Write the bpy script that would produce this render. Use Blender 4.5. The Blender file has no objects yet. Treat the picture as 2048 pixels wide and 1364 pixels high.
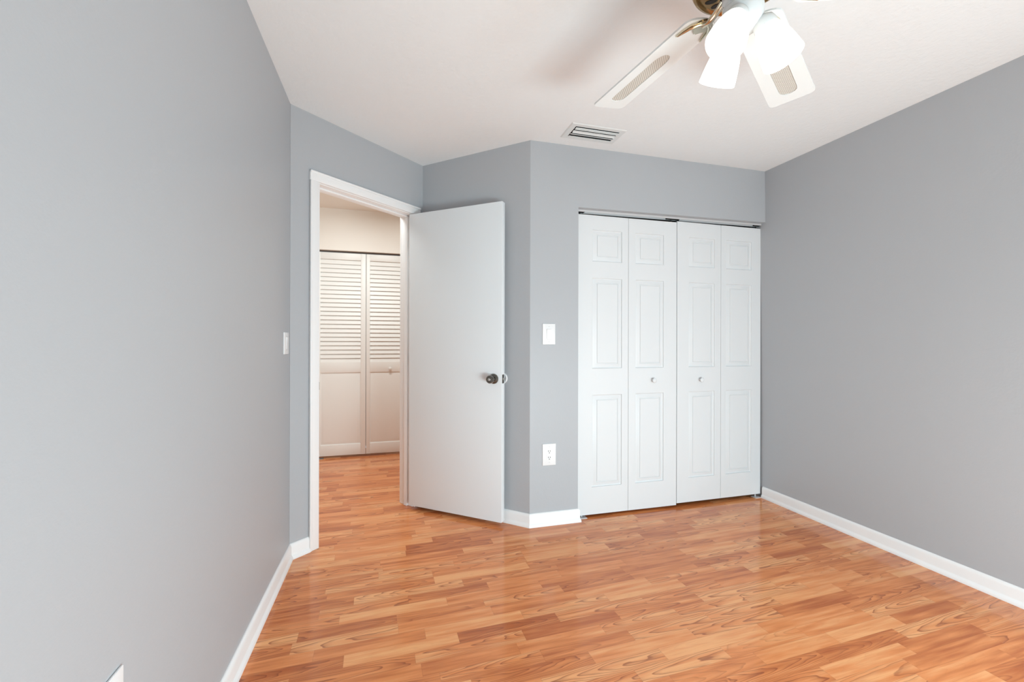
import bpy, bmesh, math, random
from mathutils import Vector, Matrix

C = bpy.context.scene.collection
PI = math.pi

# ------------------------------------------------------------------ camera
CAM_F, CAM_PITCH, CAM_ROLL, CAM_YAW, CAM_H = 867.624, 0.00063, 0.00234, 0.27266, 1.1707
cam_data = bpy.data.cameras.new('camera')
cam = bpy.data.objects.new('camera', cam_data)
C.objects.link(cam)
cam_data.sensor_width = 36.0
cam_data.lens = CAM_F / 2048 * 36.0
cam_data.clip_start = 0.02
cam_data.clip_end = 60
_f = Vector((math.sin(CAM_YAW) * math.cos(CAM_PITCH), math.cos(CAM_YAW) * math.cos(CAM_PITCH), math.sin(CAM_PITCH)))
_r = Vector((math.cos(CAM_YAW), -math.sin(CAM_YAW), 0))
_u = _r.cross(_f)
_c, _s = math.cos(CAM_ROLL), math.sin(CAM_ROLL)
_r, _u = _r * _c + _u * _s, _u * _c - _r * _s
cam.matrix_world = Matrix(((_r.x, _u.x, -_f.x, 0), (_r.y, _u.y, -_f.y, 0), (_r.z, _u.z, -_f.z, CAM_H), (0, 0, 0, 1)))
bpy.context.scene.camera = cam

# ------------------------------------------------------------------ world, lights, exposure
world = bpy.data.worlds.new('daylight')
bpy.context.scene.world = world
world.use_nodes = True
world.node_tree.nodes['Background'].inputs[0].default_value = (0.82, 0.91, 1.0, 1)
world.node_tree.nodes['Background'].inputs[1].default_value = 0.8


def lamp(name, kind, loc, rot, power, color, size=None, size_y=None):
    d = bpy.data.lights.new(name, kind)
    d.energy = power
    d.color = color
    if kind == 'AREA':
        d.shape = 'RECTANGLE'
        d.size = size
        d.size_y = size_y
    elif size:
        d.shadow_soft_size = size
    o = bpy.data.objects.new(name, d)
    o.location = loc
    o.rotation_euler = rot
    C.objects.link(o)
    return o


WIN = (0.45, 2.25, 0.10, 2.05)          # opening of the window in the back wall: x0, x1, z0, z1
YB = -0.66                              # back wall
WIN2 = (-0.45, 0.80, 0.10, 2.05)        # opening of the added window in the right wall, out of view: y0, y1, z0, z1
XRW = 2.6923
SKY, UPLIGHT = (0.83, 0.96, 1.0), (0.75, 0.96, 1.0)
UP = math.radians(38)
DOWN = math.radians(28)
# sky light by the two windows, plus added uplights that brighten the ceiling
lamp('window_sky', 'AREA', (1.45, YB - 0.10, 0.55), (PI / 2 - DOWN, 0, 0), 46, SKY, 1.6, 0.5)
lamp('added_uplight', 'AREA', (1.08, YB - 0.06, 0.30), (PI / 2 + UP, 0, 0), 39, UPLIGHT, 1.2, 0.4)
lamp('window_sky', 'AREA', (XRW + 0.10, 0.175, 0.55), (PI / 2 - DOWN, 0, PI / 2), 13, SKY, 1.2, 0.5)  # sky light of the added right window
lamp('added_uplight', 'AREA', (XRW + 0.06, 0.175, 0.30), (PI / 2 + UP, 0, PI / 2), 3, UPLIGHT, 1.2, 0.4)
lamp('hall_ceiling_lamp', 'AREA', (-0.20, 3.58, 2.44), (0, 0, 0), 20, (0.87, 0.96, 0.97), 0.5, 0.5)
BULB_POWER = 0.1
SHADE_GLOW = 0.72

vs = bpy.context.scene.view_settings
vs.view_transform = 'Standard'
vs.look = 'None'
vs.gamma = 1.0
vs.use_curve_mapping = False
vs.exposure = 0.10
bpy.context.scene.cycles.max_bounces = 16
bpy.context.scene.cycles.diffuse_bounces = 10
bpy.context.scene.cycles.glossy_bounces = 6


# ------------------------------------------------------------------ materials
def lin(r, g, b):
    def f(v):
        v /= 255.0
        return v / 12.92 if v <= 0.04045 else ((v + 0.055) / 1.055) ** 2.4
    return (f(r), f(g), f(b), 1.0)


class Nodes:
    def __init__(self, name):
        self.m = bpy.data.materials.new(name)
        self.m.use_nodes = True
        self.t = self.m.node_tree
        self.b = self.t.nodes['Principled BSDF']
        self.out = self.t.nodes['Material Output']

    def new(self, kind, **kw):
        n = self.t.nodes.new(kind)
        for k, v in kw.items():
            setattr(n, k, v)
        return n

    def link(self, a, b):
        self.t.links.new(a, b)

    def put(self, sock, v):
        if isinstance(v, bpy.types.NodeSocket):
            self.link(v, sock)
        else:
            sock.default_value = v

    def math(self, op, a, b=None, c=None):
        n = self.new('ShaderNodeMath', operation=op)
        self.put(n.inputs[0], a)
        if b is not None:
            self.put(n.inputs[1], b)
        if c is not None:
            self.put(n.inputs[2], c)
        return n.outputs[0]

    def xyz(self, x, y, z):
        n = self.new('ShaderNodeCombineXYZ')
        for i, v in enumerate((x, y, z)):
            self.put(n.inputs[i], v)
        return n.outputs[0]

    def ramp(self, fac, stops, interp='LINEAR'):
        n = self.new('ShaderNodeValToRGB')
        n.color_ramp.interpolation = interp
        e = n.color_ramp.elements
        e[0].position, e[0].color = stops[0]
        e[1].position, e[1].color = stops[-1]
        for p, c in stops[1:-1]:
            k = e.new(p)
            k.color = c
        self.put(n.inputs[0], fac)
        return n.outputs[0]

    def mix(self, fac, a, b, blend='MIX'):
        n = self.new('ShaderNodeMix', data_type='RGBA', blend_type=blend)
        self.put(n.inputs[0], fac)
        self.put(n.inputs[6], a)
        self.put(n.inputs[7], b)
        return n.outputs[2]

    def noise(self, vec, scale, detail=3.0, rough=0.5):
        n = self.new('ShaderNodeTexNoise')
        if vec is not None:
            self.link(vec, n.inputs['Vector'])
        n.inputs['Scale'].default_value = scale
        n.inputs['Detail'].default_value = detail
        n.inputs['Roughness'].default_value = rough
        return n.outputs['Fac']

    def bump(self, height, strength, dist):
        n = self.new('ShaderNodeBump')
        n.inputs['Strength'].default_value = strength
        n.inputs['Distance'].default_value = dist
        self.link(height, n.inputs['Height'])
        self.link(n.outputs[0], self.b.inputs['Normal'])


def plain(name, col, rough=0.5, metal=0.0, bump=None, spec=0.5):
    n = Nodes(name)
    n.b.inputs['Base Color'].default_value = col
    n.b.inputs['Roughness'].default_value = rough
    n.b.inputs['Metallic'].default_value = metal
    n.b.inputs['Specular IOR Level'].default_value = spec
    if bump:
        co = n.new('ShaderNodeTexCoord').outputs['Object']
        n.bump(n.noise(co, bump[0], 4.0, 0.55), bump[1], bump[2])
    return n.m


def floor_material():
    """Three-strip laminate: short strips running along the closet wall, each with its own tone and cathedral grain."""
    n = Nodes('cherry_laminate')
    co = n.new('ShaderNodeTexCoord').outputs['Object']
    mp = n.new('ShaderNodeMapping')
    mp.inputs['Rotation'].default_value = (0, 0, -math.radians(2.0))
    n.link(co, mp.inputs['Vector'])
    sp = n.new('ShaderNodeSeparateXYZ')
    n.link(mp.outputs[0], sp.inputs[0])
    x, y = sp.outputs[0], sp.outputs[1]
    W = 0.0635
    rowf = n.math('DIVIDE', n.math('ADD', y, 10.02), W)
    row = n.math('FLOOR', rowf)
    v = n.math('SUBTRACT', n.math('FRACT', rowf), 0.5)              # -0.5 .. 0.5 across the strip
    wr = n.new('ShaderNodeTexWhiteNoise', noise_dimensions='1D')
    n.link(row, wr.inputs['W'])
    length = n.math('MULTIPLY_ADD', wr.outputs['Value'], 0.14, 0.36)
    shift = n.math('MULTIPLY', n.math('FRACT', n.math('MULTIPLY', row, 0.3819)), 1.7)
    colf = n.math('DIVIDE', n.math('ADD', n.math('ADD', x, 20.0), shift), length)
    # uneven strip ends: warp the running coordinate a little before cutting it
    cell0 = n.math('FLOOR', colf)
    u = n.math('MULTIPLY', n.math('FRACT', colf), length)           # metres along the strip
    wc = n.new('ShaderNodeTexWhiteNoise', noise_dimensions='2D')
    n.link(n.xyz(cell0, row, 0), wc.inputs['Vector'])
    rnd = wc.outputs['Value']
    sc = n.new('ShaderNodeSeparateColor')
    n.link(wc.outputs['Color'], sc.inputs[0])
    r1, r2, r3 = sc.outputs[0], sc.outputs[1], sc.outputs[2]
    # grain space of this strip
    off = n.xyz(n.math('MULTIPLY', r1, 37.0), n.math('MULTIPLY', r2, 53.0), n.math('MULTIPLY', r3, 19.0))
    gv = n.new('ShaderNodeVectorMath', operation='ADD')
    n.link(n.xyz(n.math('MULTIPLY', u, 3.6), n.math('MULTIPLY', v, W * 22.0), 0.0), gv.inputs[0])
    n.link(off, gv.inputs[1])
    warp = n.noise(gv.outputs[0], 1.0, 2.0, 0.5)
    # cathedral arches: level lines of a*u + b*(v - v0)^2 + noise
    sgn = n.math('SUBTRACT', n.math('MULTIPLY', n.math('GREATER_THAN', r1, 0.5), 2.0), 1.0)
    vc = n.math('SUBTRACT', v, n.math('MULTIPLY', n.math('SUBTRACT', r2, 0.5), 0.5))
    par = n.math('MULTIPLY', n.math('MULTIPLY', vc, vc), n.math('MULTIPLY_ADD', r3, 4.0, 3.5))
    lv = n.math('ADD', n.math('MULTIPLY', n.math('MULTIPLY', u, sgn), 5.5), par)
    lv = n.math('ADD', lv, n.math('MULTIPLY', warp, 3.0))
    ring = n.math('FRACT', n.math('MULTIPLY', lv, n.math('MULTIPLY_ADD', r2, 0.9, 0.9)))
    line = n.ramp(ring, [(0.0, (0, 0, 0, 1)), (0.45, (0.04, 0.04, 0.04, 1)), (0.80, (0.45, 0.45, 0.45, 1)), (0.90, (1, 1, 1, 1)), (0.96, (1, 1, 1, 1)), (1.0, (0, 0, 0, 1))])
    has_arch = n.ramp(r3, [(0.34, (0.08, 0.08, 0.08, 1)), (0.56, (1, 1, 1, 1))])
    line = n.math('MULTIPLY', line, has_arch)
    # fine fibre, long along the strip
    fv = n.new('ShaderNodeVectorMath', operation='ADD')
    n.link(n.xyz(n.math('MULTIPLY', u, 9.0), n.math('MULTIPLY', v, 26.0), 0.0), fv.inputs[0])
    n.link(off, fv.inputs[1])
    fibre = n.noise(fv.outputs[0], 1.0, 5.0, 0.65)
    # broad soft tone bands across a strip
    bv = n.new('ShaderNodeVectorMath', operation='ADD')
    n.link(n.xyz(n.math('MULTIPLY', u, 3.5), n.math('MULTIPLY', v, 2.6), 3.0), bv.inputs[0])
    n.link(off, bv.inputs[1])
    band = n.noise(bv.outputs[0], 1.0, 2.0, 0.5)
    light, mid, deep = FLOOR_LIGHT, FLOOR_MID, FLOOR_DEEP
    tone = n.math('ADD', n.math('MULTIPLY', rnd, 0.62), n.math('MULTIPLY', n.math('SUBTRACT', band, 0.38), 1.35))
    base = n.ramp(tone, [(0.10, light), (0.48, mid), (0.95, deep)])
    base = n.mix(n.math('MULTIPLY', n.ramp(fibre, [(0.42, (0, 0, 0, 1)), (0.75, (1, 1, 1, 1))]), 0.45), base, FLOOR_FIBRE)
    base = n.mix(n.math('MULTIPLY', line, 0.74), base, FLOOR_LINE)
    # joints
    ey = n.math('SUBTRACT', 0.5, n.math('ABSOLUTE', v))
    board = n.math('LESS_THAN', n.math('FRACT', n.math('DIVIDE', row, 3.0)), 0.2)
    jy = n.math('LESS_THAN', ey, 0.010)
    jx = n.math('LESS_THAN', u, 0.0009)
    joint = n.math('MAXIMUM', n.math('MULTIPLY', jy, n.math('MULTIPLY_ADD', board, 0.12, 0.22)), n.math('MULTIPLY', jx, 0.35))
    base = n.mix(joint, base, FLOOR_JOINT)
    n.link(base, n.b.inputs['Base Color'])
    n.b.inputs['Roughness'].default_value = 0.17
    n.b.inputs['Specular IOR Level'].default_value = 0.5
    rv = n.noise(gv.outputs[0], 3.0, 3.0)
    n.link(n.math('MULTIPLY_ADD', rv, 0.06, 0.10), n.b.inputs['Roughness'])
    n.bump(fibre, 0.05, 0.0008)
    return n.m


FLOOR_LIGHT, FLOOR_MID, FLOOR_DEEP = lin(240, 173, 117), lin(225, 141, 84), lin(178, 94, 47)
FLOOR_FIBRE, FLOOR_LINE, FLOOR_JOINT = lin(206, 126, 70), lin(140, 70, 38), lin(116, 56, 30)


def cane_material():
    n = Nodes('woven_cane')
    co = n.new('ShaderNodeTexCoord').outputs['Object']
    sp = n.new('ShaderNodeSeparateXYZ')
    n.link(co, sp.inputs[0])
    x, y = sp.outputs[0], sp.outputs[1]
    k = 2 * PI / 0.0085
    a = n.math('SINE', n.math('MULTIPLY', n.math('ADD', x, n.math('MULTIPLY', y, 0.8)), k))
    b = n.math('SINE', n.math('MULTIPLY', n.math('SUBTRACT', x, n.math('MULTIPLY', y, 0.8)), k))
    h = n.math('MULTIPLY', n.math('ADD', a, 1.0), n.math('ADD', b, 1.0))
    col = n.ramp(n.math('DIVIDE', h, 4.0), [(0.0, lin(206, 203, 196)), (0.45, lin(188, 184, 175)), (0.85, lin(112, 105, 96))])
    n.link(col, n.b.inputs['Base Color'])
    n.b.inputs['Roughness'].default_value = 0.7
    n.bump(n.math('SUBTRACT', 1.0, h), 0.3, 0.0006)
    return n.m


def shade_material():
    n = Nodes('frosted_lit_glass')
    em = n.new('ShaderNodeEmission')
    em.inputs[0].default_value = (1.0, 0.985, 0.95, 1)
    em.inputs[1].default_value = SHADE_GLOW
    tr = n.new('ShaderNodeBsdfTranslucent')
    tr.inputs[0].default_value = (0.9, 0.9, 0.88, 1)
    add = n.new('ShaderNodeAddShader')
    n.link(em.outputs[0], add.inputs[0])
    n.link(tr.outputs[0], add.inputs[1])
    mx = n.new('ShaderNodeMixShader')
    mx.inputs[0].default_value = 0.12
    n.link(add.outputs[0], mx.inputs[1])
    gl = n.new('ShaderNodeBsdfGlossy')
    gl.inputs['Roughness'].default_value = 0.25
    n.link(gl.outputs[0], mx.inputs[2])
    n.link(mx.outputs[0], n.out.inputs['Surface'])
    return n.m


def bulb_material():
    n = Nodes('lit_bulb')
    n.b.inputs['Base Color'].default_value = (1, 1, 1, 1)
    n.b.inputs['Emission Color'].default_value = (1.0, 0.96, 0.88, 1)
    n.b.inputs['Emission Strength'].default_value = 2.0
    return n.m


M = dict(
    wall=plain('grey_wall_paint', lin(176, 179, 183), 0.42, bump=(95, 0.22, 0.002), spec=0.35),
    ceiling=plain('knockdown_ceiling_paint', lin(235, 238, 239), 0.8, bump=(42, 0.55, 0.004), spec=0.2),
    hall=plain('cream_hall_paint', lin(232, 226, 218), 0.6, bump=(95, 0.12, 0.002), spec=0.3),
    trim=plain('white_trim_paint', lin(238, 238, 238), 0.35),
    door=plain('white_door_paint', lin(219, 222, 224), 0.45, bump=(140, 0.03, 0.001)),
    slab=plain('flat_door_paint', lin(224, 229, 232), 0.5, bump=(60, 0.03, 0.001)),
    halldoor=plain('louvre_door_paint', lin(230, 228, 224), 0.42),
    plastic=plain('white_plastic', lin(232, 233, 234), 0.3),
    slot=plain('dark_slot', lin(45, 43, 42), 0.6),
    darktrack=plain('brown_steel', lin(96, 84, 76), 0.5),
    black=plain('dark_gap', lin(22, 21, 21), 0.8),
    track=plain('white_steel_track', lin(215, 215, 216), 0.4, 0.2),
    steel=plain('bright_steel', lin(200, 198, 194), 0.3, 0.9),
    nickel=plain('dark_nickel', lin(120, 115, 108), 0.22, 1.0),
    brass=plain('pale_polished_brass', lin(212, 203, 182), 0.16, 1.0),
    brass_dark=plain('antique_brass', lin(176, 146, 104), 0.2, 1.0),
    enamel=plain('white_enamel', lin(205, 209, 211), 0.25),
    blade=plain('white_blade_finish', lin(222, 226, 226), 0.45),
    vent=plain('vent_enamel', lin(222, 226, 226), 0.45),
    ventdark=plain('vent_shade', lin(28, 28, 28), 0.8),
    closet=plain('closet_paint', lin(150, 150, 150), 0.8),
    floor=floor_material(),
    cane=cane_material(),
    shade=shade_material(),
    bulb=bulb_material(),
)


# ------------------------------------------------------------------ mesh helpers
def obj(name, bm, mat, parent=None, smooth=None, loc=None):
    """Link a bmesh as one object. Coordinates are the parent's own (world for a top-level object)."""
    bmesh.ops.recalc_face_normals(bm, faces=bm.faces[:])
    me = bpy.data.meshes.new(name)
    bm.to_mesh(me)
    bm.free()
    for m in (mat if isinstance(mat, (list, tuple)) else [mat]):
        me.materials.append(m)
    if smooth is not None:
        me.polygons.foreach_set('use_smooth', [True] * len(me.polygons))
        me.set_sharp_from_angle(angle=math.radians(smooth))
    o = bpy.data.objects.new(name, me)
    C.objects.link(o)
    if parent:
        o.parent = parent
    if loc is not None:
        o.location = loc
    return o


def thing(name, label, cat, loc=(0, 0, 0), rotz=0.0, group=None, kind=None):
    o = bpy.data.objects.new(name, None)
    o.empty_display_size = 0.05
    o.location = loc
    o.rotation_euler = (0, 0, rotz)
    C.objects.link(o)
    return tag(o, label, cat, group, kind)


def tag(o, label, cat, group=None, kind=None):
    o['label'] = label
    o['category'] = cat
    if group:
        o['group'] = group
    if kind:
        o['kind'] = kind
    return o


def struct(name, bm, mat, label, cat, smooth=None):
    return tag(obj(name, bm, mat, smooth=smooth), label, cat, kind='structure')


def box(bm, a, b, bevel=0.0, seg=2, mtx=None, mi=0):
    x0, y0, z0 = (min(a[i], b[i]) for i in range(3))
    x1, y1, z1 = (max(a[i], b[i]) for i in range(3))
    vs_ = [bm.verts.new(p) for p in ((x0, y0, z0), (x1, y0, z0), (x1, y1, z0), (x0, y1, z0), (x0, y0, z1), (x1, y0, z1), (x1, y1, z1), (x0, y1, z1))]
    fs = [bm.faces.new([vs_[i] for i in q]) for q in ((0, 3, 2, 1), (4, 5, 6, 7), (0, 1, 5, 4), (1, 2, 6, 5), (2, 3, 7, 6), (3, 0, 4, 7))]
    vset = set(vs_)
    if bevel:
        es = list({e for f in fs for e in f.edges})
        r = bmesh.ops.bevel(bm, geom=es, offset=bevel, segments=seg, profile=0.5, affect='EDGES')
        vset = set(r['verts']) | {v for v in vs_ if v.is_valid}
        fs = list({f for v in vset for f in v.link_faces})
    for f in fs:
        f.material_index = mi
    if mtx is not None:
        bmesh.ops.transform(bm, matrix=mtx, verts=list(vset))
    return list(vset)


def prism(bm, poly, z0, z1, mi=0):
    lo = [bm.verts.new((p[0], p[1], z0)) for p in poly]
    hi = [bm.verts.new((p[0], p[1], z1)) for p in poly]
    n = len(poly)
    fs = [bm.faces.new(lo[::-1]), bm.faces.new(hi)]
    fs += [bm.faces.new((lo[i], lo[(i + 1) % n], hi[(i + 1) % n], hi[i])) for i in range(n)]
    for f in fs:
        f.material_index = mi


def sweep(bm, p0, p1, n, profile, cut0=0.0, cut1=0.0, up=Vector((0, 0, 1))):
    """A moulding from p0 to p1: profile points are (distance along n, height along up); cut mitres the ends (metres of shift per metre of n)."""
    p0, p1, n = Vector(p0), Vector(p1), Vector(n).normalized()
    d = (p1 - p0).normalized()
    A = [bm.verts.new(p0 + n * q[0] + up * q[1] + d * (q[0] * cut0)) for q in profile]
    B = [bm.verts.new(p1 + n * q[0] + up * q[1] + d * (q[0] * cut1)) for q in profile]
    k = len(profile)
    bm.faces.new(A[::-1])
    bm.faces.new(B)
    for i in range(k):
        bm.faces.new((A[i], A[(i + 1) % k], B[(i + 1) % k], B[i]))


def lathe(bm, prof, seg=32, mtx=None, cap=True, mi=0):
    """prof: (radius, height) points; revolved about local z."""
    rings = []
    made = []
    for r, z in prof:
        ring = [bm.verts.new((r * math.cos(2 * PI * i / seg), r * math.sin(2 * PI * i / seg), z)) for i in range(seg)]
        rings.append(ring)
        made += ring
    fs = []
    for a, b in zip(rings, rings[1:]):
        for i in range(seg):
            fs.append(bm.faces.new((a[i], a[(i + 1) % seg], b[(i + 1) % seg], b[i])))
    if cap:
        fs.append(bm.faces.new(rings[0][::-1]))
        fs.append(bm.faces.new(rings[-1]))
    for f in fs:
        f.material_index = mi
    if mtx is not None:
        bmesh.ops.transform(bm, matrix=mtx, verts=made)
    return made


def tube(bm, pts, rad, seg=10, flat=1.0):
    pts = [Vector(p) for p in pts]
    rad = rad if isinstance(rad, (list, tuple)) else [rad] * len(pts)
    rings = []
    for i, p in enumerate(pts):
        t = (pts[min(i + 1, len(pts) - 1)] - pts[max(i - 1, 0)]).normalized()
        ref = Vector((0, 0, 1)) if abs(t.z) < 0.9 else Vector((1, 0, 0))
        a = t.cross(ref).normalized()
        b = a.cross(t)
        rings.append([bm.verts.new(p + a * rad[i] * math.cos(2 * PI * k / seg) + b * rad[i] * flat * math.sin(2 * PI * k / seg)) for k in range(seg)])
    for a, b in zip(rings, rings[1:]):
        for i in range(seg):
            bm.faces.new((a[i], a[(i + 1) % seg], b[(i + 1) % seg], b[i]))
    bm.faces.new(rings[0][::-1])
    bm.faces.new(rings[-1])


def frame_to(loc, z, x=None):
    """Matrix whose local z points along z."""
    z = Vector(z).normalized()
    x = Vector(x) if x is not None else (Vector((0, 0, 1)) if abs(z.z) < 0.9 else Vector((1, 0, 0)))
    y = z.cross(x).normalized()
    x = y.cross(z)
    return Matrix(((x.x, y.x, z.x, loc[0]), (x.y, y.y, z.y, loc[1]), (x.z, y.z, z.z, loc[2]), (0, 0, 0, 1)))


# ------------------------------------------------------------------ room plan
H = 2.44
HH = 2.485                                             # hall ceiling
XL, XR, YC = -0.5203, 2.6923, 2.6045
A = Vector((-0.5195, 2.5580, 0))
B = Vector((0.2211, 3.2034, 0))
K = Vector((0.8462, 2.6045, 0))                        # outer corner beside the closet
dAB = (B - A).normalized()
nAB = Vector((dAB.y, -dAB.x, 0))                       # towards the room
LAB = (B - A).length
dBK = (K - B).normalized()
nBK = Vector((dBK.y, -dBK.x, 0))
TH = 0.12                                              # partition thickness
OP0, OP1, OPZ = 0.166, 0.888, 2.062                    # doorway clear opening along A-B
JT = 0.018
XCL = 1.176                                            # left edge of the closet opening
HDZ0, HDZ1 = 2.045, 2.062                              # header underside at its two ends
YH = 4.654                                             # hall closet doors' plane


def local(p, d, n):
    return Matrix(((d.x, n.x, 0, p.x), (d.y, n.y, 0, p.y), (0, 0, 1, 0), (0, 0, 0, 1)))


MAB = local(A, dAB, nAB)
MBK = local(B, dBK, nBK)

# floor
bm = bmesh.new()
box(bm, (-1.9, YB - 0.12, -0.08), (3.0, 5.0, 0.0))
struct('floor', bm, M['floor'], 'glossy cherry-toned strip laminate floor running through the doorway into the hall', 'floor')

# ceilings
bm = bmesh.new()
prism(bm, [(XL - 0.1, YB - 0.1), (XR + 0.1, YB - 0.1), (XR + 0.1, 3.42), (0.30, 3.42), (B.x, B.y), (A.x, A.y), (XL - 0.1, A.y)], H, H + 0.05)
struct('ceiling', bm, M['ceiling'], 'white textured bedroom ceiling with the fan and air vent', 'ceiling')
bm = bmesh.new()
oA, oB = A - nAB * (TH - 0.002), B - nAB * (TH - 0.002)
prism(bm, [(-1.9, 2.58), (oA.x, 2.6), (oA.x, oA.y), (oB.x, oB.y), (1.05, 3.35), (1.05, 4.95), (-1.9, 4.95)], HH, HH + 0.05)
struct('ceiling_hall', bm, M['hall'], 'cream hall ceiling seen at the top of the doorway', 'ceiling')

# left, right and back walls
bm = bmesh.new()
box(bm, (XL - 0.12, YB - 0.12, 0), (XL, A.y + 0.003, H))
struct('wall_left', bm, M['wall'], 'large grey painted wall along the left side of the room', 'wall')
bm = bmesh.new()
vs_ = box(bm, (XR, WIN2[1], 0), (XR + 0.14, YC + 0.8, H))
for v in vs_:                                          # the far end is a little out of plumb
    if v.co.y > YC and v.co.x < XR + 0.05:
        v.co.x += -0.016 if v.co.z > 1 else 0.012
box(bm, (XR, YB - 0.12, 0), (XR + 0.14, WIN2[0], H))
box(bm, (XR, WIN2[0], 0), (XR + 0.14, WIN2[1], WIN2[2]))
box(bm, (XR, WIN2[0], WIN2[3]), (XR + 0.14, WIN2[1], H))
struct('wall_right', bm, M['wall'], 'grey painted wall on the right with white baseboard', 'wall')
bm = bmesh.new()
box(bm, (XL, YB - 0.12, 0), (WIN[0], YB, H))
box(bm, (WIN[1], YB - 0.12, 0), (XR, YB, H))
box(bm, (WIN[0], YB - 0.12, 0), (WIN[1], YB, WIN[2]))
box(bm, (WIN[0], YB - 0.12, WIN[3]), (WIN[1], YB, H))
struct('wall_back', bm, M['wall'], 'grey wall with the window opposite the closet', 'wall')

# angled wall with the doorway
bm = bmesh.new()
for s0, s1, z0, z1 in ((-0.0, OP0 - JT, 0, H), (OP1 + JT, LAB, 0, H), (OP0 - JT, OP1 + JT, OPZ + JT, H)):
    box(bm, (s0, -TH, z0), (s1, 0, z1), mtx=MAB)
box(bm, (0, -TH, H), (LAB, -TH + 0.02, HH + 0.05), mtx=MAB)
struct('wall_angled', bm, M['wall'], 'short angled grey wall holding the open doorway', 'wall')

# return wall behind the open door
bm = bmesh.new()
LBK = (K - B).length
prism(bm, [(B.x, B.y), (K.x, K.y), (K.x + 0.12, K.y + 0.10), (B.x + 0.10, B.y + 0.18), (B.x, B.y + 0.06)], 0, H)
struct('wall_return', bm, M['wall'], 'narrow shaded grey wall behind the open white door', 'wall')

# closet wall: pier and header
bm = bmesh.new()
prism(bm, [(K.x, K.y), (XCL, YC), (XCL, YC + 0.115), (K.x + 0.125, YC + 0.115)], 0, H)
p = [(XCL, YC), (XR + 0.05, YC), (XR + 0.05, YC + 0.115), (XCL, YC + 0.115)]
lo = [bm.verts.new((q[0], q[1], HDZ0 if q[0] < 2 else HDZ1)) for q in p]
hi = [bm.verts.new((q[0], q[1], H)) for q in p]
bm.faces.new(lo[::-1])
bm.faces.new(hi)
for i in range(4):
    bm.faces.new((lo[i], lo[(i + 1) % 4], hi[(i + 1) % 4], hi[i]))
struct('wall_closet', bm, M['wall'], 'grey wall section and header around the white closet doors', 'wall')

# inside of the closet (only its cracks show)
bm = bmesh.new()
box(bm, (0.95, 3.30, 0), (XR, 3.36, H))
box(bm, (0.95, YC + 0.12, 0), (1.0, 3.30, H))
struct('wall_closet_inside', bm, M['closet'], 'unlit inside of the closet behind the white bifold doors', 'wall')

# hall walls
HW0, HW1, HWZ = -0.715, 0.235, 2.072                    # opening of the hall closet
bm = bmesh.new()
box(bm, (-1.9, YH - 0.035, 0), (HW0, YH + 0.08, HH))
box(bm, (HW1, YH - 0.035, 0), (1.05, YH + 0.08, HH))
box(bm, (HW0, YH - 0.035, HWZ), (HW1, YH + 0.08, HH))
struct('wall_hall_far', bm, M['hall'], 'cream hall wall above the louvred closet doors', 'wall')
bm = bmesh.new()
box(bm, (-1.9, 2.60, 0), (-1.82, YH, HH))
box(bm, (-1.82, 2.60, 0), (XL - 0.08, 2.66, HH))
struct('wall_hall_left', bm, M['hall'], 'cream hall wall beyond the left side of the doorway', 'wall')
bm = bmesh.new()
box(bm, (0.97, 3.37, 0), (1.05, YH, HH))
box(bm, (0.30, 3.37, 0), (0.97, 3.43, HH))
struct('wall_hall_right', bm, M['hall'], 'cream hall wall hidden behind the right doorway jamb', 'wall')
bm = bmesh.new()
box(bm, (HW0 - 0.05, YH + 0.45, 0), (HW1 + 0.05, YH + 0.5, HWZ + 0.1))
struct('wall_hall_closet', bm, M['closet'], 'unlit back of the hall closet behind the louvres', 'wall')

# ------------------------------------------------------------------ baseboards
BT = 0.0829
PROF = [(0, 0), (0.021, 0), (0.021, 0.008), (0.018, 0.017), (0.0125, 0.023), (0.0115, 0.027), (0.0115, 0.066), (0.009, 0.076), (0.005, 0.0815), (0.003, BT), (0, BT)]


def base(name, p0, p1, n, c0, c1, label):
    b = bmesh.new()
    sweep(b, p0, p1, n, PROF, c0, c1)
    return struct(name, b, M['trim'], label, 'baseboard', smooth=35)


angA = math.acos(dAB.dot(Vector((0, 1, 0))))            # turn at A
base('baseboard_left', (XL, YB, 0), (XL, A.y, 0), (1, 0, 0), 0, -math.tan(angA / 2), 'white baseboard along the foot of the left grey wall')
base('baseboard_door', A, A + dAB * (OP0 - 0.058), nAB, math.tan(angA / 2), 0, 'short white baseboard between the left corner and the door casing')
angK = math.acos(dBK.dot(Vector((1, 0, 0))))
base('baseboard_return', B + dBK * 0.03, K, nBK, 0, math.tan(angK / 2), 'white baseboard behind the open door')
base('baseboard_closet', K, (XCL + 0.004, YC, 0), (0, -1, 0), -math.tan(angK / 2), 0.6, 'white baseboard under the wall outlet beside the closet')
base('baseboard_right', (XR + 0.0085, YC + 0.03, 0), (XR, YB, 0), (-1, 0, 0), 0, 0, 'long white baseboard along the right grey wall')
base('baseboard_back', (XL, YB, 0), (XR, YB, 0), (0, 1, 0), 0, 0, 'white baseboard under the window')

# ------------------------------------------------------------------ doorway trim: casing, jambs, stop, strike plate
tr = thing('trim_doorway', 'white door casing and jambs around the open doorway', 'door frame', A, math.atan2(dAB.y, dAB.x), kind='structure')
# local frame of the trim: x along the wall, y away from the room
CW, CT = 0.056, 0.016


def casing(name, pts, mat=M['trim']):
    b = bmesh.new()
    for a_, b_ in pts:
        box(b, a_, b_, bevel=0.003, seg=2)
    return obj(name, b, mat, tr, smooth=30)


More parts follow.
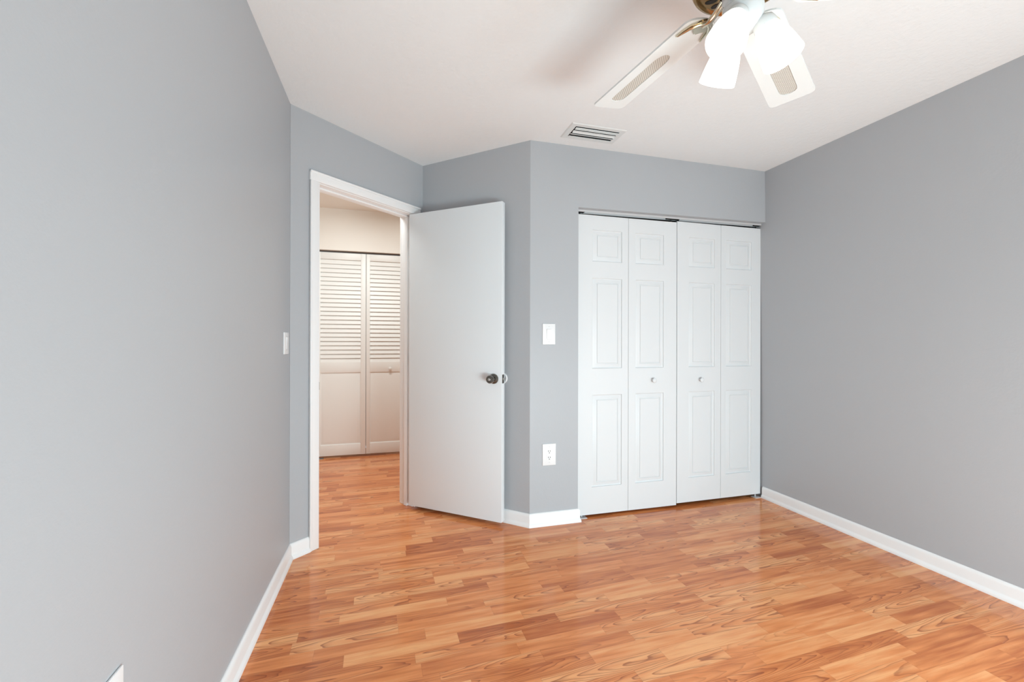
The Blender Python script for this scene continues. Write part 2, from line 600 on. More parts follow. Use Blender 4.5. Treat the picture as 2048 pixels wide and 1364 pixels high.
casing('casing', [((OP0 - 0.004 - CW, -CT, 0), (OP0 - 0.004, 0, OPZ + 0.004)), ((OP0 - 0.004 - CW, -CT - 0.004, 0), (OP0 - 0.004 - CW + 0.014, -0.001, OPZ + 0.004))])
casing('casing', [((OP1 + 0.004, -CT, 0), (OP1 + 0.004 + CW, 0, OPZ + 0.004)), ((OP1 + CW - 0.010, -CT - 0.004, 0), (OP1 + 0.004 + CW, -0.001, OPZ + 0.004))])
casing('head_casing', [((OP0 - 0.004 - CW, -CT, OPZ + 0.004), (OP1 + 0.004 + CW, 0, OPZ + 0.004 + CW)), ((OP0 - 0.004 - CW, -CT - 0.004, OPZ + CW - 0.010), (OP1 + 0.004 + CW, -0.001, OPZ + 0.004 + CW))])
casing('jamb', [((OP0 - JT, 0, 0), (OP0, TH, OPZ)), ((OP0, 0.045, 0), (OP0 + 0.011, 0.080, OPZ))])
casing('jamb', [((OP1, 0, 0), (OP1 + JT, TH, OPZ)), ((OP1 - 0.011, 0.045, 0), (OP1, 0.080, OPZ))])
casing('head_jamb', [((OP0 - JT, 0, OPZ), (OP1 + JT, TH, OPZ + JT)), ((OP0, 0.045, OPZ - 0.011), (OP1, 0.080, OPZ))])
casing('hall_casing', [((OP0 - 0.004 - CW, TH, 0), (OP0 - 0.004, TH + CT, OPZ + 0.004))])
casing('hall_casing', [((OP1 + 0.004, TH, 0), (OP1 + 0.004 + CW, TH + CT, OPZ + 0.004))])
casing('hall_head_casing', [((OP0 - 0.004 - CW, TH, OPZ + 0.004), (OP1 + 0.004 + CW, TH + CT, OPZ + CW))])
b = bmesh.new()
box(b, (OP0 - 0.001, 0.004, 0.885), (OP0 + 0.002, 0.032, 0.945), 0.0008)
box(b, (OP0 - 0.003, -0.006, 0.893), (OP0 + 0.003, 0.006, 0.937), 0.0012)
o = obj('strike_plate', b, M['nickel'], tr)
o['label'] = 'dark metal strike plate'

# ------------------------------------------------------------------ the open door
HF = Vector((0.1235, 3.1120, 0))
FF = Vector((0.6745, 2.6490, 0))
dL = (FF - HF).normalized()
LW = (FF - HF).length
LT = 0.042
door = thing('door_1', 'plain flat white door standing open against the short grey wall', 'door', HF, math.atan2(dL.y, dL.x), kind='structure')
# local: x along the leaf from the hinge, +y away from the camera, z up
b = bmesh.new()
box(b, (0, 0, 0.025), (LW, LT, 2.055), 0.0025, 2)
obj('door_slab', b, M['slab'], door, smooth=30)
KZ, KX = 0.932, LW - 0.056


def knob(y, sgn, name):
    mt = frame_to((KX, y, KZ), (0, sgn, 0))
    b = bmesh.new()
    lathe(b, [(0.0, 0.0), (0.0325, 0.0), (0.0325, 0.004), (0.030, 0.009), (0.022, 0.012), (0.0135, 0.014), (0.0125, 0.030), (0.015, 0.034), (0.022, 0.038), (0.0255, 0.046), (0.0255, 0.056), (0.0235, 0.062), (0.018, 0.064), (0.0, 0.064)][1:-1], 32, mt)
    k = obj(name, b, M['nickel'], door, smooth=40)
    k['label'] = 'dark nickel round door knob'
    b = bmesh.new()
    lathe(b, [(0.0085, 0.063), (0.0085, 0.0665), (0.007, 0.068)], 20, mt)
    box(b, (-0.0009, -0.004, 0.0675), (0.0009, 0.004, 0.0692), mtx=mt)
    obj('knob_button', b, M['steel'], k, smooth=40)


knob(-0.0005, -1, 'door_knob')
b = bmesh.new()                                          # the far-side knob is slimmer: it meets the wall bumper
mt = frame_to((KX, LT + 0.0005, KZ), (0, 1, 0))
lathe(b, [(0.0325, 0.0), (0.0325, 0.004), (0.022, 0.009), (0.012, 0.012), (0.012, 0.016), (0.022, 0.018), (0.024, 0.024), (0.018, 0.029)], 32, mt)
obj('door_knob', b, M['nickel'], door, smooth=40)
b = bmesh.new()
box(b, (LW - 0.001, 0.005, KZ - 0.028), (LW + 0.0016, 0.030, KZ + 0.028), 0.0008)
lp = obj('latch_plate', b, M['nickel'], door)
b = bmesh.new()
box(b, (LW + 0.0012, 0.011, KZ - 0.008), (LW + 0.011, 0.024, KZ + 0.008), 0.002)
obj('latch_bolt', b, M['steel'], lp)
for z in (0.22, 1.05, 1.86):
    b = bmesh.new()
    box(b, (-0.0012, 0.004, z - 0.045), (0.001, 0.034, z + 0.045), 0.0005)
    tube(b, [(-0.004, LT + 0.003, z - 0.045), (-0.004, LT + 0.003, z + 0.045)], 0.0055, 12)
    obj('hinge', b, M['steel'], door, smooth=40)

# wall bumper behind the knob
BP = Vector((0.704, 2.7408, 0.93))
b = bmesh.new()
lathe(b, [(0.036, 0.0), (0.037, 0.004), (0.035, 0.009), (0.031, 0.011), (0.028, 0.008), (0.018, 0.006), (0.004, 0.006)], 40, frame_to(BP, nBK))
tag(obj('wall_bumper', b, M['plastic'], smooth=40), 'round white wall bumper peeking out behind the door edge at knob height', 'door stop')


# ------------------------------------------------------------------ panelled bifold closet doors
def panel_leaf(w, z0, z1, px0, px1, rows, thick=0.033):
    """Moulded door leaf: local x 0..w, front face at y = 0 facing -y. Each row (za, zb) is a raised panel between px0 and px1."""
    b = bmesh.new()
    xs = [0.0, px0, px1, w]
    zs = [z0]
    for a_, b_ in rows:
        zs += [a_, b_]
    zs.append(z1)
    gv = {(i, j): b.verts.new((xs[i], 0, zs[j])) for i in range(4) for j in range(len(zs))}
    for i in range(3):
        for j in range(len(zs) - 1):
            q = [gv[i, j], gv[i + 1, j], gv[i + 1, j + 1], gv[i, j + 1]]
            if i == 1 and j % 2 == 1:
                prev = q
                for ins, dep in ((0.0025, 0.0075), (0.0075, 0.0095), (0.012, 0.0080), (0.031, 0.0020), (0.0325, 0.0055), (0.036, 0.0050), (0.0385, 0.0008)):
                    ring = [b.verts.new((x, dep, z)) for x, z in ((px0 + ins, zs[j] + ins), (px1 - ins, zs[j] + ins), (px1 - ins, zs[j + 1] - ins), (px0 + ins, zs[j + 1] - ins))]
                    for k in range(4):
                        b.faces.new((prev[k], prev[(k + 1) % 4], ring[(k + 1) % 4], ring[k]))
                    prev = ring
                b.faces.new(prev)
            else:
                b.faces.new(q)
    back = [b.verts.new(p_) for p_ in ((0, thick, z0), (w, thick, z0), (w, thick, z1), (0, thick, z1))]
    b.faces.new(back[::-1])
    n = len(zs)
    b.faces.new([gv[i, 0] for i in range(4)][::-1] + [back[0], back[1]])
    b.faces.new([gv[i, n - 1] for i in range(4)] + [back[2], back[3]])
    b.faces.new([gv[0, j] for j in range(n)] + [back[3], back[0]])
    b.faces.new([gv[3, j] for j in range(n)][::-1] + [back[1], back[2]])
    return b


def round_knob(b, x, z, y=0.0, s=1.0):
    lathe(b, [(0.010 * s, 0), (0.008 * s, 0.006), (0.0075 * s, 0.012), (0.013 * s, 0.017), (0.0165 * s, 0.022), (0.0165 * s, 0.027), (0.013 * s, 0.031), (0.006 * s, 0.0325)], 28, frame_to((x, y, z), (0, -1, 0)))


ROWS = ((0.197, 0.814), (0.989, 1.595), (1.706, 1.917))
YD = 2.645


def bifold(name, label, x0, y0, x1, y1, z0, z1, w1, p1, p2, knob_leaf, knob_x, knob_z):
    d = Vector((x1 - x0, y1 - y0, 0))
    L = d.length
    t = thing(name, label, 'closet door', (x0, y0, 0), math.atan2(d.y, d.x), group='white panelled closet doors', kind='structure')
    rows = ROWS
    g = 0.0012
    leaf = []
    for k, (xa, xb, pp) in enumerate(((0, w1 - g, p1), (w1 + g, L, p2))):
        o = obj('door_panel', panel_leaf(xb - xa, z0, z1, pp[0] - xa, pp[1] - xa, rows), M['door'], t, smooth=25, loc=(xa, 0, 0))
        leaf.append((o, xa))
    b = bmesh.new()
    round_knob(b, knob_x - leaf[knob_leaf][1], knob_z)
    obj('knob', b, M['door'], leaf[knob_leaf][0], smooth=40)
    b = bmesh.new()
    px = 0.02 if knob_leaf == 1 else L - 0.05
    box(b, (px - 0.008, -0.018, 0.0), (px + 0.045, 0.03, 0.004), 0.001)
    tube(b, [(px + 0.018, 0.016, 0.003), (px + 0.018, 0.016, z0 + 0.004)], 0.005, 10)
    obj('floor_bracket', b, M['track'], t)
    b = bmesh.new()
    for xx in (0.02, L - 0.03):
        tube(b, [(xx, 0.016, z1 - 0.003), (xx, 0.016, z1 + 0.016)], 0.005, 10)
    obj('top_pivot', b, M['black'], t, smooth=40)
    return t


bifold('door_2', 'white panelled bifold door on the left half of the closet, beside the wall switch', 1.190, YD, 1.946, YD - 0.004, 0.016, 2.014, 0.375, (0.105, 0.326), (0.430, 0.652), 1, 0.565, 0.902)
bifold('door_3', 'white panelled bifold door on the right half of the closet, against the right wall', 1.9535, YD, 2.688, YD + 0.004, 0.026, 2.024, 0.374, (0.097, 0.319), (0.419, 0.650), 0, 0.193, 0.897)

# track under the header
t = thing('closet_track', 'white metal sliding track under the header above the closet doors', 'door track', (XCL, YD - 0.004, 0))
b = bmesh.new()
Lk = 2.69 - XCL
za, zb = HDZ0 - 0.001, HDZ1 - 0.002


def slab_x(b, x0, x1, y0, y1, hh, z_of):
    vs2 = []
    for x in (x0, x1):
        for y in (y0, y1):
            for dz in (-hh, 0):
                vs2.append(b.verts.new((x, y, z_of(x) + dz)))
    for q in ((0, 1, 3, 2), (4, 6, 7, 5), (0, 4, 5, 1), (2, 3, 7, 6), (0, 2, 6, 4), (1, 5, 7, 3)):
        b.faces.new([vs2[i] for i in q])


zt = lambda x: za + (zb - za) * x / Lk
slab_x(b, 0.002, Lk, 0.0, 0.0016, 0.014, zt)
slab_x(b, 0.002, Lk, 0.034, 0.0356, 0.016, zt)
slab_x(b, 0.002, Lk, 0.0016, 0.034, 0.0014, zt)
obj('track_channel', b, M['track'], t)
for x in (0.015, 0.70, 0.75, 1.46):
    b = bmesh.new()
    box(b, (x, 0.004, zt(x) - 0.014), (x + 0.05, 0.031, zt(x) - 0.003), 0.001)
    obj('track_roller', b, M['black'], t)


# ------------------------------------------------------------------ louvred hall closet doors
def louvre_leaf(x0, x1, sx0, sx1, z0=0.022, z1=2.054):
    """Returns the frame mesh and the slat mesh list; front at y = 0."""
    b = bmesh.new()
    T = 0.028
    box(b, (x0, 0, z0), (sx0, T, z1), 0.0015)
    box(b, (sx1, 0, z0), (x1, T, z1), 0.0015)
    box(b, (sx0, 0.0008, 1.987), (sx1, T, z1 - 0.0005), 0.001)
    box(b, (sx0, 0.0008, 0.853), (sx1, T, 0.957), 0.001)
    box(b, (sx0, 0.0008, z0 + 0.0005), (sx1, T, 0.128), 0.001)
    return b


hd = thing('door_4', 'cream louvred bifold door of the hall closet seen through the doorway', 'closet door', (0, YH, 0), kind='structure')
for xa, xb, sa, sb in ((-0.703, -0.2445, -0.672, -0.293), (-0.2405, 0.222, -0.204, 0.180)):
    lf = obj('louvre_door_panel', louvre_leaf(xa, xb, sa, sb), M['halldoor'], hd, smooth=30)
    ns = 24
    pitch = (1.987 - 0.957) / ns
    for k in range(ns):
        b = bmesh.new()
        mt = Matrix.Translation((0, 0.013, 0.957 + (k + 0.5) * pitch)) @ Matrix.Rotation(math.radians(72), 4, 'X')
        # slat leans: lower edge towards the hall
        box(b, (sa - 0.001, -0.0265, -0.0032), (sb + 0.001, 0.0265, 0.0032), 0.0015, 1, mt)
        obj('slat', b, M['halldoor'], lf, smooth=30)
    b = bmesh.new()
    prev = None
    for ins, dep in ((0.0, 0.006), (0.008, 0.010), (0.030, 0.003), (0.034, 0.002)):
        ring = [b.verts.new((x, dep, z)) for x, z in ((sa + ins, 0.128 + ins), (sb - ins, 0.128 + ins), (sb - ins, 0.853 - ins), (sa + ins, 0.853 - ins))]
        if prev:
            for k in range(4):
                b.faces.new((prev[k], prev[(k + 1) % 4], ring[(k + 1) % 4], ring[k]))
        prev = ring
    b.faces.new(prev)
    bk = [b.verts.new((x, 0.02, z)) for x, z in ((sa, 0.128), (sb, 0.128), (sb, 0.853), (sa, 0.853))]
    b.faces.new(bk[::-1])
    b.verts.ensure_lookup_table()
    fr = [v for v in b.verts][:4]
    for k in range(4):
        b.faces.new((fr[k], bk[k], bk[(k + 1) % 4], fr[(k + 1) % 4]))
    obj('lower_panel', b, M['halldoor'], lf, smooth=25)
    if xa > -0.5:
        b = bmesh.new()
        round_knob(b, -0.006, 0.868 + 0.02, 0.0)
        obj('knob', b, M['halldoor'], lf, smooth=40)
b = bmesh.new()
box(b, (-0.71, -0.03, 0.0), (-0.64, 0.02, 0.004), 0.001)
box(b, (-0.71, -0.004, 0.004), (-0.69, 0.014, 0.02), 0.001)
obj('floor_bracket', b, M['steel'], hd)
b = bmesh.new()
box(b, (HW0 + 0.003, YH + 0.002, HWZ - 0.009), (HW1 - 0.003, YH + 0.024, HWZ - 0.0005))
tag(obj('hall_closet_track', b, M['darktrack']), 'dark sliding track above the louvred hall doors', 'door track')


# ------------------------------------------------------------------ switches and outlets
def plate(b, w, h, t=0.006):
    box(b, (-w / 2, -t, -h / 2), (w / 2, 0, h / 2), 0.0022, 3)


def screws(parent, zs, y=-0.006):
    for z in zs:
        b = bmesh.new()
        lathe(b, [(0.0032, 0), (0.0032, 0.0006), (0.002, 0.0011)], 14, frame_to((0, y, z), (0, -1, 0)))
        box(b, (-0.0022, y - 0.0014, z - 0.0004), (0.0022, y - 0.0009, z + 0.0004), mi=1)
        obj('screw', b, [M['plastic'], M['slot']], parent)


def light_switch(label, loc, rotz, w=0.086, h=0.132):
    t = thing('light_switch', label, 'light switch', loc, rotz, group='white wall switches')
    b = bmesh.new()
    plate(b, w, h)
    obj('wall_plate', b, M['plastic'], t, smooth=30)
    b = bmesh.new()
    box(b, (-0.0175, -0.0064, -0.0345), (0.0175, -0.0055, 0.0345), 0.0003, 1)
    obj('rocker_recess', b, M['track'], t)
    b = bmesh.new()
    # rocker: a wedge, pressed at its lower half
    pts = [(-0.0063, -0.032), (-0.0080, -0.030), (-0.0085, 0.0), (-0.0125, 0.030), (-0.0063, 0.032)]
    lo_ = [b.verts.new((-0.0150, y, z)) for y, z in pts]
    hi_ = [b.verts.new((0.0150, y, z)) for y, z in pts]
    b.faces.new(lo_)
    b.faces.new(hi_[::-1])
    for i in range(5):
        b.faces.new((lo_[i], hi_[i], hi_[(i + 1) % 5], lo_[(i + 1) % 5]))
    obj('rocker', b, M['plastic'], t)
    screws(t, (-0.049, 0.049))
    return t


light_switch('white rocker switch on the grey wall beside the closet, above the outlet', (0.9715, YC, 1.217), 0.0)
light_switch('white switch seen nearly edge-on at the end of the left wall, beside the doorway', (XL, 2.457, 1.158), PI / 2, 0.098, 0.112)


def outlet(label, loc, rotz, w=0.090, h=0.137):
    t = thing('wall_outlet', label, 'power outlet', loc, rotz, group='white wall outlets')
    b = bmesh.new()
    plate(b, w, h)
    obj('wall_plate', b, M['plastic'], t, smooth=30)
    b = bmesh.new()
    box(b, (-0.0168, -0.0075, -0.0335), (0.0168, -0.0055, 0.0335), 0.0006, 1)
    rc = obj('receptacle', b, M['plastic'], t)
    for z in (-0.020, 0.020):
        b = bmesh.new()
        box(b, (-0.0078, -0.0079, z - 0.0015), (-0.0048, -0.007, z + 0.0078))
        box(b, (0.0048, -0.0079, z - 0.0010), (0.0078, -0.007, z + 0.0070))
        lathe(b, [(0.0030, 0.0), (0.0030, 0.0009)], 14, frame_to((0, -0.007, z - 0.0085), (0, -1, 0)))
        obj('socket_holes', b, M['slot'], rc)
    screws(t, (-0.050, 0.050))
    return t


outlet('white double outlet low on the grey wall beside the closet, under the switch', (0.975, YC, 0.449), 0.0)
outlet('white outlet low on the left wall, cut by the bottom edge of the view', (XL, 1.004, 0.452), PI / 2)

# ------------------------------------------------------------------ ceiling air vent
VX0, VX1, VY0, VY1 = 1.009, 1.367, 2.320, 2.512
vt = thing('air_vent', 'white louvred air supply vent in the ceiling near the closet', 'air vent', ((VX0 + VX1) / 2, (VY0 + VY1) / 2, H))
hw, hh = (VX1 - VX0) / 2, (VY1 - VY0) / 2
iw, ih = hw - 0.036, hh - 0.032
b = bmesh.new()
zz = -0.006
ring_o = [b.verts.new((x, y, -0.0008)) for x, y in ((-hw, -hh), (hw, -hh), (hw, hh), (-hw, hh))]
ring_m = [b.verts.new((x, y, zz)) for x, y in ((-hw + 0.007, -hh + 0.007), (hw - 0.007, -hh + 0.007), (hw - 0.007, hh - 0.007), (-hw + 0.007, hh - 0.007))]
ring_i = [b.verts.new((x, y, zz)) for x, y in ((-iw, -ih), (iw, -ih), (iw, ih), (-iw, ih))]
ring_t = [b.verts.new((x, y, -0.0004)) for x, y in ((-iw, -ih), (iw, -ih), (iw, ih), (-iw, ih))]
for r_a, r_b in ((ring_o, ring_m), (ring_m, ring_i), (ring_i, ring_t)):
    for k in range(4):
        b.faces.new((r_a[k], r_a[(k + 1) % 4], r_b[(k + 1) % 4], r_b[k]))
obj('vent_frame', b, M['vent'], vt)
b = bmesh.new()
box(b, (-iw, -ih, -0.0016), (iw, ih, -0.0005))
obj('duct_shade', b, M['ventdark'], vt)  # dark sheet on the closed ceiling stands in for the shaded duct
for k, (yy, tilt, wd) in enumerate(((-0.057, 2, 0.009), (-0.043, 2, 0.009), (-0.012, -10, 0.024), (0.019, 20, 0.024), (0.046, 20, 0.022))):
    b = bmesh.new()
    n_seg = 5
    lo_, hi_ = [], []
    for i in range(n_seg + 1):
        s_ = (i / n_seg - 0.5) * wd
        a_ = math.radians(tilt)
        y_ = s_ * math.cos(a_)
        z_ = s_ * math.sin(a_) + 0.0035 * (1 - (2 * i / n_seg - 1) ** 2)
        lo_.append((y_, z_))
    verts = []
    for x in (-iw + 0.004, iw - 0.004):
        verts.append([b.verts.new((x, yy + y_, -0.0125 + z_)) for y_, z_ in lo_] + [b.verts.new((x, yy + y_, -0.0125 + z_ + 0.0014)) for y_, z_ in lo_[::-1]])
    m_ = len(verts[0])
    for i in range(m_):
        b.faces.new((verts[0][i], verts[0][(i + 1) % m_], verts[1][(i + 1) % m_], verts[1][i]))
    b.faces.new(verts[0])
    b.faces.new(verts[1][::-1])
    obj('vent_slat', b, M['vent'], vt, smooth=40)

# ------------------------------------------------------------------ ceiling fan
FX, FY = 0.9415, 0.9885
fan = thing('ceiling_fan', 'white and brass ceiling fan with cane-inset blades and three lit glass shades', 'ceiling fan', (FX, FY, H))


def fz(z):
    return z - H


b = bmesh.new()
lathe(b, [(0.070, fz(2.4395)), (0.072, fz(2.425)), (0.066, fz(2.400)), (0.045, fz(2.382)), (0.022, fz(2.376))], 40)
obj('canopy', b, M['brass_dark'], fan, smooth=40)
b = bmesh.new()
lathe(b, [(0.0125, fz(2.38)), (0.0125, fz(2.305))], 20)
obj('downrod', b, M['brass_dark'], fan, smooth=40)
b = bmesh.new()
lathe(b, [(0.030, fz(2.318)), (0.060, fz(2.312)), (0.100, fz(2.300)), (0.124, fz(2.280)), (0.130, fz(2.262)), (0.130, fz(2.200)), (0.134, fz(2.190)), (0.134, fz(2.180)), (0.130, fz(2.172)), (0.122, fz(2.168)), (0.112, fz(2.172)), (0.062, fz(2.160)), (0.056, fz(2.158))], 64)
mh = obj('motor_housing', b, M['brass_dark'], fan, smooth=35)
for k in range(20):
    b = bmesh.new()
    mt = Matrix.Rotation(2 * PI * (k + 0.5) / 20, 4, 'Z')
    pts = []
    for i in range(12):
        a_ = 2 * PI * i / 12
        pts.append((0.087 + 0.019 * math.cos(a_), 0.0085 * math.sin(a_) * (1.0 + 0.3 * math.cos(a_))))
    zf = lambda r: fz(2.160 + (r - 0.062) * 0.24) - 0.0008
    lo_ = [b.verts.new((x, y, zf(x))) for x, y in pts]
    hi_ = [b.verts.new((x, y, zf(x) + 0.003)) for x, y in pts]
    b.faces.new(lo_)
    b.faces.new(hi_[::-1])
    for i in range(12):
        b.faces.new((lo_[i], lo_[(i + 1) % 12], hi_[(i + 1) % 12], hi_[i]))
    bmesh.ops.transform(b, matrix=mt, verts=b.verts[:])
    obj('cooling_slot', b, M['slot'], mh)  # dark plate, its colour standing in for the shade inside a slot

# blades: measured frame of the rotor (hub, first blade angle, pitch, droop, tilt of the hanging rotor)
Q = dict(z=2.15, ph=1.7672, tl=-0.1595, dr=-0.175, ax=0.0016, ay=-0.0923)
R0, RT = 0.112, 0.577


def hwid(r):
    return 0.5 * (0.132 + 0.0157 * (r - 0.2) / 0.377)


def blade_outline():
    pts = []
    n = 10
    # root: wide rounded end
    for i in range(n + 1):
        a_ = PI / 2 + PI * i / n
        pts.append((R0 + 0.034 + 0.034 * math.cos(a_), hwid(R0) * math.sin(a_)))
    # side -, tip corner, side +
    hwt = hwid(RT)
    rc = 0.018
    for i in range(6):
        a_ = -PI / 2 + (PI / 2) * i / 5
        pts.append((RT - rc + rc * math.cos(a_), -hwt + rc + rc * math.sin(a_)))
    for i in range(6):
        a_ = (PI / 2) * i / 5
        pts.append((RT - rc + rc * math.cos(a_), hwt - rc + rc * math.sin(a_)))
    return pts


def cane_outline(grow=0.0):
    r0, r1, h = 0.268 - grow, 0.532 + grow, 0.0285 + grow
    pts = []
    for i in range(13):
        a_ = PI / 2 + PI * i / 12
        pts.append((r0 + 0.040 + 0.040 * math.cos(a_), h * math.sin(a_)))
    # outer end: shallow double curve with a point each side
    pts += [(r1 - 0.030, -h), (r1 - 0.014, -h * 0.93), (r1 - 0.004, -h * 0.62), (r1 + 0.001, 0), (r1 - 0.004, h * 0.62), (r1 - 0.014, h * 0.93), (r1 - 0.030, h)]
    return pts


def flat_with_hole(outer, inner, t):
    b = bmesh.new()
    es = []
    for loop in (outer, inner):
        if not loop:
            continue
        v_ = [b.verts.new((x, y, 0)) for x, y in loop]
        es += [b.edges.new((v_[i], v_[(i + 1) % len(v_)])) for i in range(len(v_))]
    bmesh.ops.triangle_fill(b, use_beauty=True, use_dissolve=False, edges=es)
    r = bmesh.ops.extrude_face_region(b, geom=b.faces[:])
    bmesh.ops.translate(b, vec=(0, 0, t), verts=[v for v in r['geom'] if isinstance(v, bmesh.types.BMVert)])
    return b


def iron_plate(bm_):
    """Scalloped brass leaf under the blade root (bat-wing outline)."""
    pts = [(0.108, 0.0), (0.112, 0.014), (0.122, 0.030), (0.140, 0.044), (0.165, 0.052), (0.192, 0.054), (0.176, 0.042), (0.160, 0.034), (0.152, 0.024), (0.160, 0.013), (0.168, 0.004), (0.164, 0.0)]
    full = pts + [(x, -y) for x, y in pts[-2:0:-1]]
    lo_ = [bm_.verts.new((x, y, -0.0062)) for x, y in full]
    hi_ = [bm_.verts.new((x, y, -0.0006)) for x, y in full]
    es = [bm_.edges.new((lo_[i], lo_[(i + 1) % len(full)])) for i in range(len(full))]
    bmesh.ops.triangle_fill(bm_, use_beauty=True, edges=es)
    for i in range(len(full)):
        bm_.faces.new((lo_[i], lo_[(i + 1) % len(full)], hi_[(i + 1) % len(full)], hi_[i]))


TX = Vector((1, 0, -Q['ax']))
TY = Vector((0, 1, -Q['ay']))
TZ = Vector((Q['ax'], Q['ay'], 1))
blade0 = iron0 = cane0 = None
for k in range(5):
    a_ = Q['ph'] - k * 2 * PI / 5
    dr_ = (Q['dr'], Q['dr'], Q['dr'], -0.08, 0.02)[k]
    tv = lambda l: TX * l[0] + TY * l[1] + TZ * l[2]
    d_ = tv((math.cos(a_), math.sin(a_), dr_)).normalized()
    n_ = tv((-math.sin(a_) * math.cos(Q['tl']), math.cos(a_) * math.cos(Q['tl']), math.sin(Q['tl'])))
    n_ = (n_ - d_ * n_.dot(d_)).normalized()
    w_ = d_.cross(n_)
    mt = Matrix(((d_.x, n_.x, w_.x, 0), (d_.y, n_.y, w_.y, 0), (d_.z, n_.z, w_.z, fz(Q['z'])), (0, 0, 0, 1)))
    if k == 0:
        b = flat_with_hole(blade_outline(), cane_outline(), 0.006)
        bmesh.ops.scale(b, vec=(1.015, 1, 1), verts=b.verts[:])
        blade0 = obj('fan_blade', b, M['blade'], fan)
        b = flat_with_hole(cane_outline(-0.0002), [], 0.002)
        bmesh.ops.translate(b, vec=(0, 0, 0.0022), verts=b.verts[:])
        bmesh.ops.scale(b, vec=(1.015, 1, 1), verts=b.verts[:])
        cane0 = obj('cane_inset', b, M['cane'], blade0)
        cane0['label'] = 'beige woven cane inset'
        b = bmesh.new()
        iron_plate(b)
        tube(b, [(0.060, 0, 0.012), (0.075, 0.001, 0.004), (0.092, 0.002, -0.004), (0.112, 0.0, -0.008), (0.135, 0, -0.007)], [0.014, 0.0125, 0.0115, 0.012, 0.007], 14, 0.6)
        tube(b, [(0.120, 0.004, -0.0075), (0.130, 0.022, -0.0085), (0.150, 0.040, -0.0085), (0.188, 0.052, -0.007)], [0.005, 0.005, 0.0045, 0.002], 8, 0.7)
        tube(b, [(0.120, -0.004, -0.0075), (0.130, -0.022, -0.0085), (0.150, -0.040, -0.0085), (0.188, -0.052, -0.007)], [0.005, 0.005, 0.0045, 0.002], 8, 0.7)
        iron0 = obj('blade_iron', b, M['brass'], blade0, smooth=50)
        iron0['label'] = 'polished brass blade holder'
        bl = blade0
    else:
        bl = blade0.copy()
        C.objects.link(bl)
        bl.parent = fan
        for ch in (cane0, iron0):
            c_ = ch.copy()
            C.objects.link(c_)
            c_.parent = bl
    bl.matrix_local = mt

# light kit (hangs slightly askew)
KTX, KTY = 0.097, -0.003
kx, ky, kz = Vector((1, 0, -KTX)).normalized(), Vector((0, 1, -KTY)), Vector((KTX, KTY, 1)).normalized()
ky = kz.cross(kx)
KN = Vector((0.944, 0.987, 2.048))                      # centre of the neck circle
KIT = Matrix(((kx.x, ky.x, kz.x, KN.x - FX), (kx.y, ky.y, kz.y, KN.y - FY), (kx.z, ky.z, kz.z, fz(KN.z)), (0, 0, 0, 1)))
b = bmesh.new()
lathe(b, [(0.040, fz(2.172)), (0.053, fz(2.165)), (0.054, fz(2.118)), (0.0525, fz(2.112)), (0.048, fz(2.108)), (0.0475, fz(2.100)), (0.0520, fz(2.094)), (0.0520, fz(2.066)), (0.048, fz(2.050)), (0.036, fz(2.038)), (0.020, fz(2.031)), (0.010, fz(2.027)), (0.006, fz(2.020))], 48)
sh = obj('switch_housing', b, M['enamel'], fan, smooth=35)
b = bmesh.new()
p0 = Vector((-0.0525, 0.0150, fz(2.100)))
tube(b, [p0, p0 + Vector((-0.003, 0.001, -0.006)), p0 + Vector((-0.003, 0.001, -0.030))], 0.0010, 6)
lathe(b, [(0.0015, 0.0), (0.0035, -0.004), (0.0035, -0.010), (0.0015, -0.012)], 12, Matrix.Translation(p0 + Vector((-0.003, 0.001, -0.029))))
obj('pull_chain', b, M['brass'], sh, smooth=40)
TI, A0 = 0.476, -0.592
shade_mesh = None
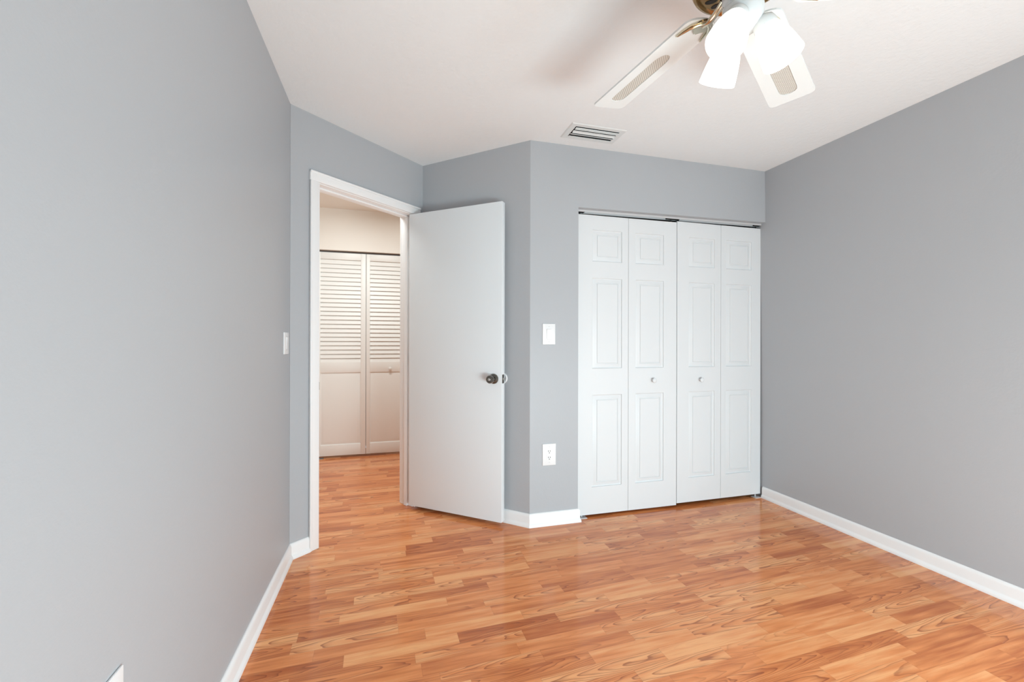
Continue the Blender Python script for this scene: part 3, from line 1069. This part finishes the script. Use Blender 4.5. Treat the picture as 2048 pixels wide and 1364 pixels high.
for k in range(3):
    a_ = A0 + k * 2 * PI / 3
    e = Vector((math.cos(a_), math.sin(a_), 0))
    neck = KIT @ (e * 0.049)
    D = (KIT.to_3x3() @ Vector((e.x * math.sin(TI), e.y * math.sin(TI), -math.cos(TI)))).normalized()
    mt = frame_to(neck, D)
    b = bmesh.new()
    lathe(b, [(0.010, -0.018), (0.020, -0.015), (0.0270, -0.008), (0.0295, 0.002), (0.0300, 0.018), (0.0290, 0.0195), (0.0275, 0.017), (0.0260, 0.000), (0.016, -0.010)], 36, mt)
    p_in = KIT @ (e * 0.006 + Vector((0, 0, 0.030)))
    tube(b, [p_in, p_in.lerp(neck - D * 0.028, 0.6) + Vector((0, 0, 0.006)), neck - D * 0.012], 0.010, 12)
    hold = obj('lamp_holder', b, M['enamel'], fan, smooth=40)
    if shade_mesh is None:
        b = bmesh.new()
        seg = 48
        prof = [(0.0285, 0.014), (0.0300, 0.019), (0.0315, 0.024), (0.0345, 0.031), (0.0392, 0.043), (0.0430, 0.058), (0.0465, 0.078), (0.0492, 0.098), (0.0510, 0.114), (0.0512, 0.118), (0.0500, 0.119), (0.0485, 0.113), (0.0455, 0.090), (0.0405, 0.058), (0.0325, 0.031), (0.0285, 0.022), (0.0265, 0.014)]
        rings = []
        for j, (r, z) in enumerate(prof):
            rings.append([])
            for i in range(seg * 2):
                rib = 0.0007 * (1 if i % 2 else -1) if 1 <= j <= 3 else 0
                t_ = 2 * PI * i / (seg * 2)
                rings[-1].append(b.verts.new(((r + rib) * math.cos(t_), (r + rib) * math.sin(t_), z)))
        for ra, rb in zip(rings, rings[1:] + rings[:1]):
            for i in range(seg * 2):
                b.faces.new((ra[i], ra[(i + 1) % (seg * 2)], rb[(i + 1) % (seg * 2)], rb[i]))
        so = obj('lamp_shade', b, M['shade'], fan, smooth=60)
        shade_mesh = so.data
        b = bmesh.new()
        lathe(b, [(0.008, -0.004), (0.0125, 0.0), (0.0125, 0.022), (0.016, 0.034), (0.023, 0.050), (0.0255, 0.066), (0.022, 0.080), (0.012, 0.089), (0.003, 0.091)], 24)
        bo = obj('bulb', b, M['bulb'], so, smooth=50)
        bulb_mesh = bo.data
    else:
        so = bpy.data.objects.new('lamp_shade', shade_mesh)
        C.objects.link(so)
        so.parent = fan
        bo = bpy.data.objects.new('bulb', bulb_mesh)
        C.objects.link(bo)
        bo.parent = so
    so.matrix_local = mt
    so['label'] = 'lit white frosted glass bell shade'
    # the lamp's own light, at the mouth of the shade
    lp_ = Vector((FX, FY, H)) + neck + D * 0.108
    lamp('fan_lamp', 'POINT', lp_, (0, 0, 0), BULB_POWER, (1.0, 0.95, 0.87), 0.03)

# ------------------------------------------------------------------ unseen windows, sills set low for the light; the right one is added


def window(name, label, loc, rotz, wx, wz):
    w = thing(name, label, 'window', loc, rotz, kind='structure')
    b = bmesh.new()
    for a_, b_ in (((-wx, -0.10, -wz), (-wx + 0.04, -0.04, wz)), ((wx - 0.04, -0.10, -wz), (wx, -0.04, wz)), ((-wx + 0.04, -0.10, -wz), (wx - 0.04, -0.04, -wz + 0.04)), ((-wx + 0.04, -0.10, wz - 0.04), (wx - 0.04, -0.04, wz))):
        box(b, a_, b_, 0.002)
    obj('window_frame', b, M['trim'], w)
    b = bmesh.new()
    box(b, (-wx, -0.10, -wz), (wx, 0.03, -wz + 0.02), 0.004)
    obj('window_sill', b, M['trim'], w)


window('window_1', 'white framed window in the wall opposite the closet', ((WIN[0] + WIN[1]) / 2, YB, (WIN[2] + WIN[3]) / 2), 0.0, (WIN[1] - WIN[0]) / 2, (WIN[3] - WIN[2]) / 2)
window('window_2', 'unseen white framed window added in the right wall, nearer than the view', (XR, (WIN2[0] + WIN2[1]) / 2, (WIN2[2] + WIN2[3]) / 2), PI / 2, (WIN2[1] - WIN2[0]) / 2, (WIN2[3] - WIN2[2]) / 2)
